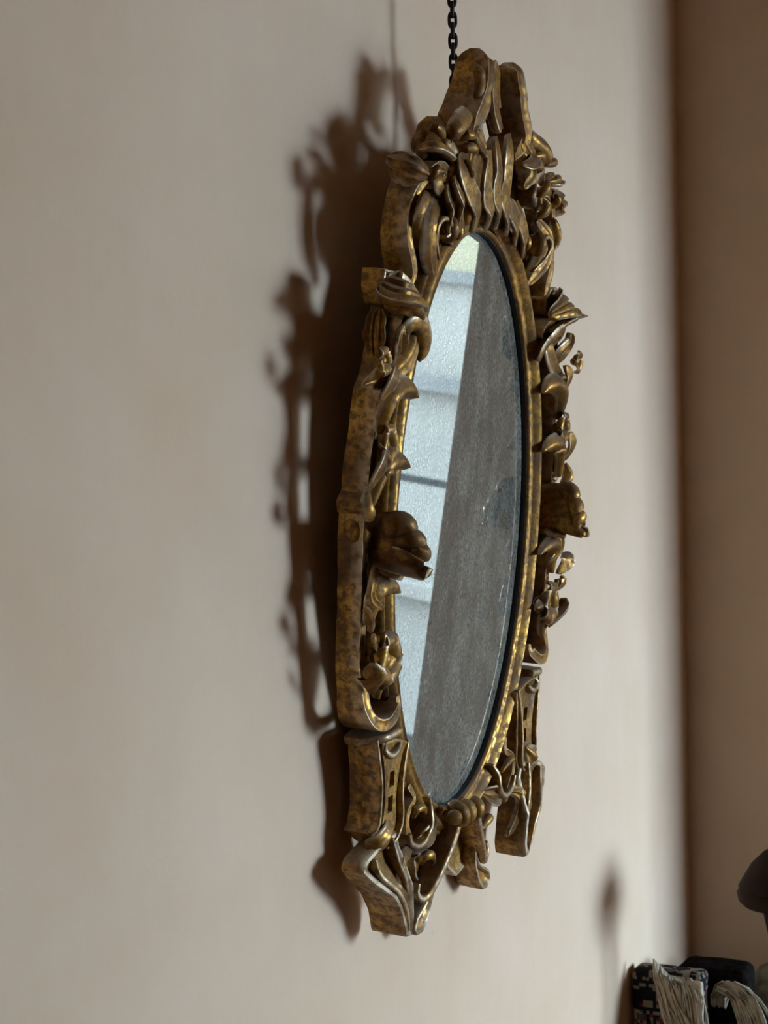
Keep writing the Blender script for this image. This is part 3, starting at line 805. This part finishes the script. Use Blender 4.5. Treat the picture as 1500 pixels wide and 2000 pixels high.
def flower(c, r, n, name='rail_flower'):
    cu, cv, cw = c
    for sgn in (1, -1):
        core = blob((cu, cv, cw), (r * 0.45, r * 0.45, r * 0.5))
        b = part(name, core if sgn == 1 else flip(core), 'gilt')
        for i in range(n):
            a = 2 * math.pi * i / n + 0.4
            d = Vector((math.cos(a) * 0.8, math.sin(a), 0))
            p0, p1, p2, p3 = (Vector(c) + d * r * q + Vector((0, 0, z)) for q, z in ((0.25, 0.0), (0.65, r * 0.45), (1.0, r * 0.5), (1.15, r * 0.15)))
            lf = leaf([tuple(p0) + (r * .25,), tuple(p1) + (r * .5,), tuple(p2) + (r * .48,), tuple(p3) + (r * .2,)], th=r * 0.22, cup=0.35, ribs=1)
            part('petal', lf if sgn == 1 else flip(lf), 'gilt_c', b)
flower((-0.2079, -0.1083, 0.0260), 0.021, 5)
flower((-0.2246, 0.0916, 0.0280), 0.015, 5)
flower((-0.2500, 0.1663, 0.0340), 0.011, 4)
both('bud_leaf', leaf([(-0.2245, -0.0962, 0.0300, 0.004), (-0.2428, -0.0852, 0.0360, 0.006), (-0.2413, -0.0800, 0.0340, 0.002)], th=0.004, cup=0.4))
both('bud_leaf', leaf([(-0.2151, -0.0957, 0.0300, 0.004), (-0.2239, -0.0861, 0.0360, 0.006), (-0.2222, -0.0815, 0.0360, 0.003)], th=0.004, cup=0.4))

# knob and collar on the rail
both('rail_knob', blob((-0.2352, 0.0116, 0.0100), (0.012, 0.017, 0.016)))
both('rail_collar', band([(-0.2384, 0.0475, 0.0240), (-0.2476, 0.0382, 0.0270), (-0.2447, 0.0276, 0.0240)], 0.012, -0.004, 'dome', align=1.0, flare=0.3))

# sconce leaves that stand out from each side
def sconce():
    body = tube([(-0.1951, -0.0030, 0.0040, 0.01, 0.02), (-0.2101, -0.0020, 0.0200, 0.011, 0.028), (-0.2151, -0.0021, 0.0340, 0.011, 0.031), (-0.2136, -0.0077, 0.0460, 0.01, 0.024), (-0.2117, -0.0176, 0.0580, 0.008, 0.012), (-0.2084, -0.0221, 0.0680, 0.007, 0.0065), (-0.2085, -0.0183, 0.0730, 0.004, 0.004)], k=22, side=(1, 0, 0), amp=0.0014)
    lobes = [
        tube([(-0.2169, 0.0128, 0.0300, 0.009), (-0.2209, 0.0177, 0.0400, 0.013), (-0.2183, 0.0192, 0.0480, 0.012), (-0.2143, 0.0151, 0.0530, 0.009), (-0.2094, 0.0084, 0.0520, 0.004)], k=14),
        tube([(-0.2173, 0.0033, 0.0400, 0.007), (-0.2170, 0.0065, 0.0490, 0.01), (-0.2131, 0.0059, 0.0570, 0.0105), (-0.2069, 0.0005, 0.0600, 0.008), (-0.2062, -0.0073, 0.0580, 0.004)], k=14),
        tube([(-0.2097, -0.0115, 0.0500, 0.005), (-0.2128, -0.0066, 0.0590, 0.008), (-0.2093, -0.0060, 0.0640, 0.009), (-0.2021, -0.0109, 0.0640, 0.006), (-0.2017, -0.0159, 0.0620, 0.003)], k=14),
        leaf([(-0.2177, -0.0138, 0.0280, 0.01), (-0.2224, -0.0163, 0.0460, 0.012), (-0.2189, -0.0209, 0.0600, 0.01), (-0.2126, -0.0239, 0.0690, 0.008), (-0.2117, -0.0192, 0.0750, 0.004)], th=0.007, cup=-0.7, ribs=1, ribamp=0.08, side=(0.5, 1, 0)),
        leaf([(-0.2123, -0.0195, 0.0240, 0.01), (-0.2130, -0.0241, 0.0340, 0.012), (-0.2130, -0.0275, 0.0420, 0.009), (-0.2101, -0.0307, 0.0470, 0.003)], th=0.006, cup=-0.4),
    ]
    for sgn in (1, -1):
        b = part('sconce_leaf', body if sgn == 1 else flip(body), 'gilt_b')
        for l in lobes:
            part('curled_lobe', l if sgn == 1 else flip(l), 'gilt_b', b)
sconce()
both('husk_leaf', leaf([(-0.2247, -0.0203, 0.0260, 0.004), (-0.2397, -0.0322, 0.0320, 0.006), (-0.2437, -0.0442, 0.0330, 0.007), (-0.2294, -0.0536, 0.0320, 0.006), (-0.2122, -0.0609, 0.0280, 0.002)], th=0.005, cup=-0.4))

# consoles below the rails
con = [(-0.2034, -0.1889, 0.0270), (-0.1960, -0.2099, 0.0270), (-0.1908, -0.2307, 0.0270), (-0.1900, -0.2507, 0.0270), (-0.1918, -0.2661, 0.0270), (-0.1984, -0.2764, 0.0270), (-0.1896, -0.2895, 0.0270), (-0.1745, -0.2973, 0.0270), (-0.1558, -0.2940, 0.0270), (-0.1456, -0.2813, 0.0270), (-0.1447, -0.2561, 0.0270), (-0.1433, -0.2361, 0.0270), (-0.1395, -0.2167, 0.0270), (-0.1365, -0.2011, 0.0270), (-0.1716, -0.1902, 0.0270)]
cu0, cu1 = con[2][0], con[11][0]
cpan = slab(con, -0.003, 0.03, lip=0.004, groove=0.0025, n=96, wfun=lambda u, v: 0.029 - 0.001 * (u - cu0) / (cu1 - cu0))
def with_holes(vf, cutters):
    a = bpy.data.objects.new('tmp_a', mesh_from('tmp_a', vf, 0))
    C.objects.link(a)
    cs_ = []
    for c in cutters:
        b = bpy.data.objects.new('tmp_b', mesh_from('tmp_b', c, 0))
        C.objects.link(b)
        cs_.append(b)
        md = a.modifiers.new('cut', 'BOOLEAN')
        md.object = b
        md.operation = 'DIFFERENCE'
        md.solver = 'EXACT'
    me = None
    for solver in ('EXACT', 'MANIFOLD', 'FLOAT', 'FAST'):
        try:
            for md in a.modifiers:
                md.solver = solver
                if solver == 'EXACT':
                    md.use_self = True
        except TypeError:
            continue
        bpy.context.view_layer.update()
        dg = bpy.context.evaluated_depsgraph_get()
        me = a.evaluated_get(dg).to_mesh()
        if len(me.polygons) > 100:
            break
    if me is None or len(me.polygons) < 100:
        me = a.data
    r = [p.co.copy() for p in me.vertices], [list(p.vertices) for p in me.polygons]
    for o in [a] + cs_:
        bpy.data.objects.remove(o)
    return r
def cut(c, du, dv):
    return box(c[0] - du, c[0] + du, c[1] - dv, c[1] + dv, 0.010, 0.06)
cpan = with_holes(cpan, [cut((-0.1715, -0.2305, 0.0240), 0.0055, 0.0075), cut((-0.1724, -0.2552, 0.0240), 0.0055, 0.0080)])
both('console_panel', cpan, 'gilt_d')
both('console_boss', band([(-0.1919, -0.1917, 0.0300, 0.5), (-0.1963, -0.1982, 0.0330), (-0.1856, -0.2051, 0.0340), (-0.1737, -0.2027, 0.0340), (-0.1656, -0.1966, 0.0320, 0.5)], 0.006, 0.016, 'dome'), 'gilt_c')
both('console_edge', band([(-0.1419, -0.1986, 0.0300, 0.7), (-0.1472, -0.2120, 0.0310), (-0.1531, -0.2334, 0.0310), (-0.1554, -0.2539, 0.0320), (-0.1539, -0.2683, 0.0320), (-0.1561, -0.2804, 0.0320), (-0.1642, -0.2922, 0.0310), (-0.1798, -0.2961, 0.0290, 0.5)], 0.004, 0.0, 'dome'))
both('console_edge', band([(-0.2089, -0.1857, 0.0280, 0.7), (-0.2045, -0.2067, 0.0300), (-0.2002, -0.2280, 0.0310), (-0.1992, -0.2504, 0.0310), (-0.2020, -0.2659, 0.0310), (-0.2059, -0.2742, 0.0290), (-0.2094, -0.2770, 0.0250), (-0.2073, -0.2734, 0.0200, 0.6)], 0.004, -0.003, 'dome'))
both('console_collar', band([(-0.2147, -0.1895, 0.0140), (-0.2080, -0.1871, 0.0260), (-0.1974, -0.1851, 0.0340), (-0.1700, -0.1836, 0.0340)], 0.008, -0.004, 'dome'))

# outer feet
foot = [(-.158, -.283), (-.192, -.287), (-.231, -.297), (-.236, -.306), (-.222, -.318), (-.192, -.340), (-.174, -.362), (-.163, -.386), (-.150, -.390), (-.144, -.372), (-.148, -.340), (-.150, -.310)]
def foot_w(u, v):
    k = max(0.0, min(1.0, (-.300 - v) / .038))
    return 0.030 + 0.015 * k
both('scroll_foot', slab(foot, 0.008, 0.045, lip=0.006, groove=0.008, n=110, wfun=foot_w), 'gilt_d')
both('foot_rib', band([(-.212, -.298, .034, .6), (-.206, -.315, .038), (-.186, -.334, .047), (-.168, -.356, .048), (-.158, -.380, .046, .6)], 0.006, 0.02, 'dome'))
both('foot_rib', band([(-.176, -.288, .033, .6), (-.170, -.310, .038), (-.160, -.328, .042), (-.154, -.345, .042, .6)], 0.006, 0.02, 'dome'))
both('foot_leaf', leaf([(-.206, -.292, .020, .010), (-.198, -.286, .030, .012), (-.186, -.279, .032, .012), (-.176, -.270, .026, .005)], th=0.006, cup=-0.3, ribs=2), 'gilt_c')

# inner feet and centre scrolls
both('pendant_scroll', band([(-.020, -.298, .038, .8), (-.026, -.312, .038), (-.036, -.328, .037), (-.048, -.345, .035), (-.060, -.360, .033), (-.073, -.3735, .029), (-.084, -.374, .026, .9), (-.090, -.366, .024, .7), (-.086, -.358, .023, .5)], 0.009, -0.006, 'dome'))
both('pendant_foot', slab([(-.050, -.340), (-.060, -.368), (-.076, -.382), (-.094, -.390), (-.099, -.402), (-.090, -.411), (-.076, -.409), (-.062, -.395), (-.050, -.370)], -0.004, 0.025, lip=0.004, groove=0.005))
both('pendant_face', slab([(-0.0801, -0.3329, 0.0100), (-0.0382, -0.3318, 0.0100), (0.0042, -0.3426, 0.0100), (-0.0061, -0.3675, 0.0100), (-0.0300, -0.3841, 0.0100), (-0.0508, -0.3783, 0.0100), (-0.0753, -0.3554, 0.0100)], -0.004, 0.012, lip=0.003, groove=0.004), 'gilt_d')
part('centre_coil', tube([(-0.0345, -0.3078, 0.0360, 0.004), (-0.0309, -0.3025, 0.0410, 0.008), (-0.0318, -0.2947, 0.0410, 0.009), (-0.0320, -0.2904, 0.0340, 0.008), (-0.0271, -0.2896, 0.0260, 0.006)]))
part('centre_coil', tube([(-0.0086, -0.3111, 0.0340, 0.004), (-0.0078, -0.3029, 0.0390, 0.008), (-0.0091, -0.2951, 0.0380, 0.008), (-0.0070, -0.2926, 0.0300, 0.007)]))
part('centre_coil', tube([(0.0206, -0.3152, 0.0320, 0.004), (0.0211, -0.3058, 0.0360, 0.008), (0.0222, -0.2987, 0.0340, 0.008), (0.0240, -0.2960, 0.0260, 0.006)]))
part('coil_eye', tube([(-0.0529, -0.2931, 0.0400, 0.006, 0.006), (-0.0601, -0.2920, 0.0460, 0.008, 0.008), (-0.0641, -0.2919, 0.0500, 0.006, 0.006)]))
both('link_scroll', band([(-0.0814, -0.2704, 0.0280, 0.6), (-0.0872, -0.2812, 0.0340), (-0.0888, -0.2946, 0.0360), (-0.0997, -0.3065, 0.0360), (-0.1164, -0.3103, 0.0350), (-0.1315, -0.3030, 0.0340), (-0.1363, -0.2928, 0.0330, 0.7)], 0.006, 0.004, 'dome'))
both('link_leaf', leaf([(-0.0618, -0.2971, 0.0220, 0.004), (-0.0785, -0.3030, 0.0260, 0.011), (-0.0961, -0.3064, 0.0270, 0.011), (-0.1053, -0.3061, 0.0240, 0.004)], th=0.005, cup=0.4), 'gilt_c')
both('fin_leaf', leaf([(-0.1269, -0.3091, 0.0260, 0.004), (-0.1492, -0.3151, 0.0320, 0.008), (-0.1567, -0.3280, 0.0340, 0.01), (-0.1461, -0.3466, 0.0320, 0.008), (-0.1305, -0.3610, 0.0280, 0.003)], th=0.006, cup=-0.3))
both('link_bracket', band([(-0.1254, -0.2482, 0.0240, 0.7), (-0.1183, -0.2620, 0.0280), (-0.1355, -0.2730, 0.0300), (-0.1362, -0.2882, 0.0300), (-0.1251, -0.3063, 0.0300), (-0.1263, -0.3218, 0.0280, 0.7)], 0.008, 0.0, 'groove'))

# small carved curls, beads and veins
for pts in (
    [(-0.1554, 0.3330, 0.0300, 0.003), (-0.1599, 0.3381, 0.0360, 0.005), (-0.1569, 0.3431, 0.0380, 0.004), (-0.1541, 0.3471, 0.0360, 0.002)],
    [(-0.1091, 0.3181, 0.0340, 0.003), (-0.1163, 0.3252, 0.0400, 0.005), (-0.1196, 0.3335, 0.0400, 0.004), (-0.1205, 0.3372, 0.0360, 0.002)],
    [(-0.0913, 0.3389, 0.0400, 0.003), (-0.0986, 0.3459, 0.0460, 0.005), (-0.1044, 0.3540, 0.0460, 0.004), (-0.1053, 0.3568, 0.0420, 0.002)],
    [(-0.0906, 0.3641, 0.0320, 0.003), (-0.0948, 0.3684, 0.0400, 0.005), (-0.0836, 0.3696, 0.0420, 0.005), (-0.0649, 0.3668, 0.0400, 0.002)],
    [(-0.0923, 0.3755, 0.0300, 0.003), (-0.0988, 0.3795, 0.0380, 0.005), (-0.0936, 0.3810, 0.0420, 0.005), (-0.0763, 0.3782, 0.0400, 0.002)],
    [(-0.1235, 0.3758, 0.0280, 0.003), (-0.1464, 0.3796, 0.0340, 0.005), (-0.1537, 0.3816, 0.0320, 0.004), (-0.1474, 0.3796, 0.0240, 0.002)],
    [(-0.2164, 0.1358, 0.0260, 0.002), (-0.2211, 0.1455, 0.0320, 0.004), (-0.2150, 0.1492, 0.0340, 0.004), (-0.1978, 0.1461, 0.0310, 0.002)],
    [(-0.2272, 0.0527, 0.0280, 0.002), (-0.2299, 0.0626, 0.0330, 0.004), (-0.2239, 0.0670, 0.0350, 0.004), (-0.2068, 0.0629, 0.0310, 0.002)],
    [(-0.2091, -0.1392, 0.0280, 0.002), (-0.2095, -0.1288, 0.0330, 0.004), (-0.2037, -0.1211, 0.0330, 0.004), (-0.2025, -0.1169, 0.0290, 0.002)],
    [(-0.1190, -0.2827, 0.0260, 0.002), (-0.1235, -0.2714, 0.0320, 0.004), (-0.1114, -0.2720, 0.0330, 0.004), (-0.0966, -0.2822, 0.0300, 0.002)],
    [(-0.0792, -0.3412, 0.0180, 0.002), (-0.0834, -0.3306, 0.0240, 0.005), (-0.0730, -0.3308, 0.0260, 0.005), (-0.0530, -0.3432, 0.0220, 0.002)],
):
    both('carved_curl', tube(pts))

# ------------------------------------------------------------------ chain
chain = empty('hanging_chain', (1.6385, -0.083, 1.80))
tag(chain, 'dark iron chain the mirror hangs from', 'chain')
def link_mesh():
    L, W_, r = 0.0074, 0.0034, 0.0016
    n, k = 28, 8
    rings = []
    for i in range(n):
        t = 2 * math.pi * i / n
        cx, cz = W_ * math.cos(t), L * math.sin(t)
        q = max(-1, min(1, math.sin(t)))
        cz = L * math.copysign(abs(q) ** 0.8, q)
        cx = W_ * math.copysign(abs(math.cos(t)) ** 0.6, math.cos(t))
        N_ = Vector((math.cos(t) / W_, 0, math.sin(t) / L)).normalized()
        rings.append([Vector((cx, 0, cz)) + N_ * r * math.cos(2 * math.pi * j / k) + Vector((0, 1, 0)) * r * 1.3 * math.sin(2 * math.pi * j / k) for j in range(k)])
    v, f = loft(rings, caps=False)
    for j in range(k):
        f.append([(n - 1) * k + j, (n - 1) * k + (j + 1) % k, (j + 1) % k, j])
    return mesh_from('link', (v, f), 60)
lm = link_mesh()
lm.materials.append(M['iron'])
pitch = 0.0105
for i in range(53):
    q = bpy.data.objects.new('link', lm)
    q.parent = chain
    q.location = (0, 0, 0.002 + i * pitch)
    q.rotation_euler = (0, 0, math.radians(110 if i % 2 else 20))
    C.objects.link(q)
hk = empty('wall_hook', (1.6385, Y0, 2.36))
tag(hk, 'iron hook on the wall at the top of the chain', 'hook')
def hpt(name, vf):
    return obj(name, vf, 'iron', hk, 50)
hpt('plate', box(-0.02, 0.02, -0.006, 0.0, -0.04, 0.04, 0.002))
hpt('arm', tube([(0, -0.004, 0.0, .006), (0, -0.03, -0.002, .005), (0, -0.056, -0.006, .004), (0, -0.068, 0.006, .004), (0, -0.071, 0.020, .004)]))

# ------------------------------------------------------------------ things in the corner
tb = empty('side_table', (2.41, -0.255, 0.033))
tag(tb, 'dark oak side table in the corner, below the rugs', 'table')
obj('table_top', box(-0.17, 0.17, -0.20, 0.20, 0.515, 0.54, 0.004), 'oak', tb)
obj('apron', join(box(-0.15, 0.15, -0.185, -0.170, 0.44, 0.515), box(-0.15, 0.15, 0.170, 0.185, 0.44, 0.515), box(-0.155, -0.14, -0.18, 0.18, 0.44, 0.515), box(0.14, 0.155, -0.18, 0.18, 0.44, 0.515)), 'oak', tb, 0)
for sx in (-0.15, 0.15):
    for sy in (-0.18, 0.18):
        obj('leg', box(sx - 0.018, sx + 0.018, sy - 0.018, sy + 0.018, -0.033, 0.515, 0.003), 'oak', tb)

rnd = random.Random(3)
def strands(n, gen, r=0.0016, k=5):
    out = []
    for i in range(n):
        pts = [tuple(c + (rnd.uniform(-0.0035, 0.0035) if q else 0.0) for c in p) for q, p in enumerate(gen(i))]
        P_ = cr([tuple(p) + (r,) for p in pts], 12)
        rings = []
        for j, p in enumerate(P_):
            a, b = P_[max(0, j - 1)], P_[min(11, j + 1)]
            T = (Vector(b[:3]) - Vector(a[:3])).normalized()
            A = T.orthogonal().normalized()
            B = T.cross(A)
            rings.append([Vector(p[:3]) + (A * math.cos(2 * math.pi * q / k) + B * math.sin(2 * math.pi * q / k)) * r for q in range(k)])
        out.append(loft(rings))
    return join(*out)
rug = empty('folded_rug', (2.322, -0.081, 0.573))
tag(rug, 'folded black and cream patterned rug standing in the corner', 'rug')
def soft(x0, x1, y0, y1, z0, z1, b, amp=0.003):
    v, f = box(x0, x1, y0, y1, z0, z1, b)
    bm = bmesh.new()
    me = bpy.data.meshes.new('t')
    me.from_pydata([tuple(p) for p in v], [], f)
    bm.from_mesh(me)
    bmesh.ops.subdivide_edges(bm, edges=list(bm.edges), cuts=5, use_grid_fill=True)
    bm.verts.index_update()
    vs = [p.co + noise.noise_vector(p.co * 24) * amp for p in bm.verts]
    fs = [[q.index for q in p.verts] for p in bm.faces]
    bm.free()
    bpy.data.meshes.remove(me)
    return vs, fs
obj('rug_fold', soft(-0.018, 0.018, -0.052, 0.050, 0.0, 0.212, 0.010), 'rug', rug, 60)
obj('warp_end', soft(-0.026, -0.016, -0.054, -0.008, 0.06, 0.203, 0.004, 0.002), 'fringe', rug, 60)
def fr1(i):
    q = rnd.random()
    a = rnd.uniform(-0.011, 0.011)
    if i % 3:
        return [(-0.018, 0.006 + a, 0.216 + a), (-0.028, 0.000 + a, 0.205), (-0.034, -0.012 + a + 0.006 * q, 0.180), (-0.036, -0.020 + a * 1.6, 0.150), (-0.034, -0.034 + a * 2, 0.118), (-0.032, -0.040 + a * 3, 0.08)]
    y = -0.012 - 0.040 * q
    return [(-0.020, y + 0.012, 0.206), (-0.030, y + a, 0.200 - 0.02 * q), (-0.033, y - 0.004 + a, 0.16), (-0.032, y - 0.008 + a * 2, 0.10)]
tag(obj('fringe', strands(80, fr1, r=0.0014), 'fringe', rug, 60), kind='stuff')
rug2 = empty('dark_rug', (2.395, -0.135, 0.573))
tag(rug2, 'folded dark wool rug with a hank of cream fringe', 'rug')
obj('rug_fold', soft(-0.03, 0.03, -0.045, 0.060, 0.0, 0.204, 0.016), 'dark_rug', rug2, 60)
def fr2(i):
    t = rnd.random()
    a = rnd.uniform(-0.011, 0.011)
    b = 0.026 * t
    return [(-0.036, -0.006 + a, 0.150 + 0.02 * t), (-0.046, -0.014 + a, 0.172 + 0.018 * t), (-0.052, -0.030 + a - b * 0.4, 0.178 + 0.012 * t), (-0.056, -0.044 + a - b, 0.150 + 0.01 * t), (-0.056, -0.056 + a * 1.5 - b, 0.105), (-0.052, -0.062 + a * 2 - b, 0.05)]
tag(obj('fringe', strands(72, fr2, r=0.0014), 'fringe', rug2, 60), kind='stuff')

# rough mottled stone and a turned post top at the edge of the picture
st = tag(obj('mottled_stone', blob((2.515, -0.205, 0.664), (0.060, 0.084, 0.080), amp=0.006, k=30, m=24, axis='X', rot=math.radians(90)), 'mossy', None, 60), 'mottled grey-green stone lump beside the dark rug', 'stone')
post = empty('turned_finial', (2.293, -0.243, 0.573))
tag(post, 'dark brown turned wooden finial with a mushroom cap', 'finial')
obj('cap', spin(0, 0, 0, 40, 0, [(0.001, 0.402), (0.018, 0.396), (0.036, 0.378), (0.050, 0.354), (0.053, 0.348), (0.0515, 0.346), (0.055, 0.340), (0.053, 0.330), (0.046, 0.323), (0.036, 0.322), (0.030, 0.330), (0.020, 0.336), (0.001, 0.338)]), 'turned', post, 50)
obj('stem', spin(0, 0, 0, 32, 0, [(0.001, 0.340), (0.020, 0.338), (0.020, 0.310), (0.014, 0.28), (0.012, 0.22), (0.018, 0.16), (0.015, 0.10), (0.020, 0.05), (0.028, 0.02), (0.032, 0.0), (0.001, 0.0)]), 'turned', post, 50)
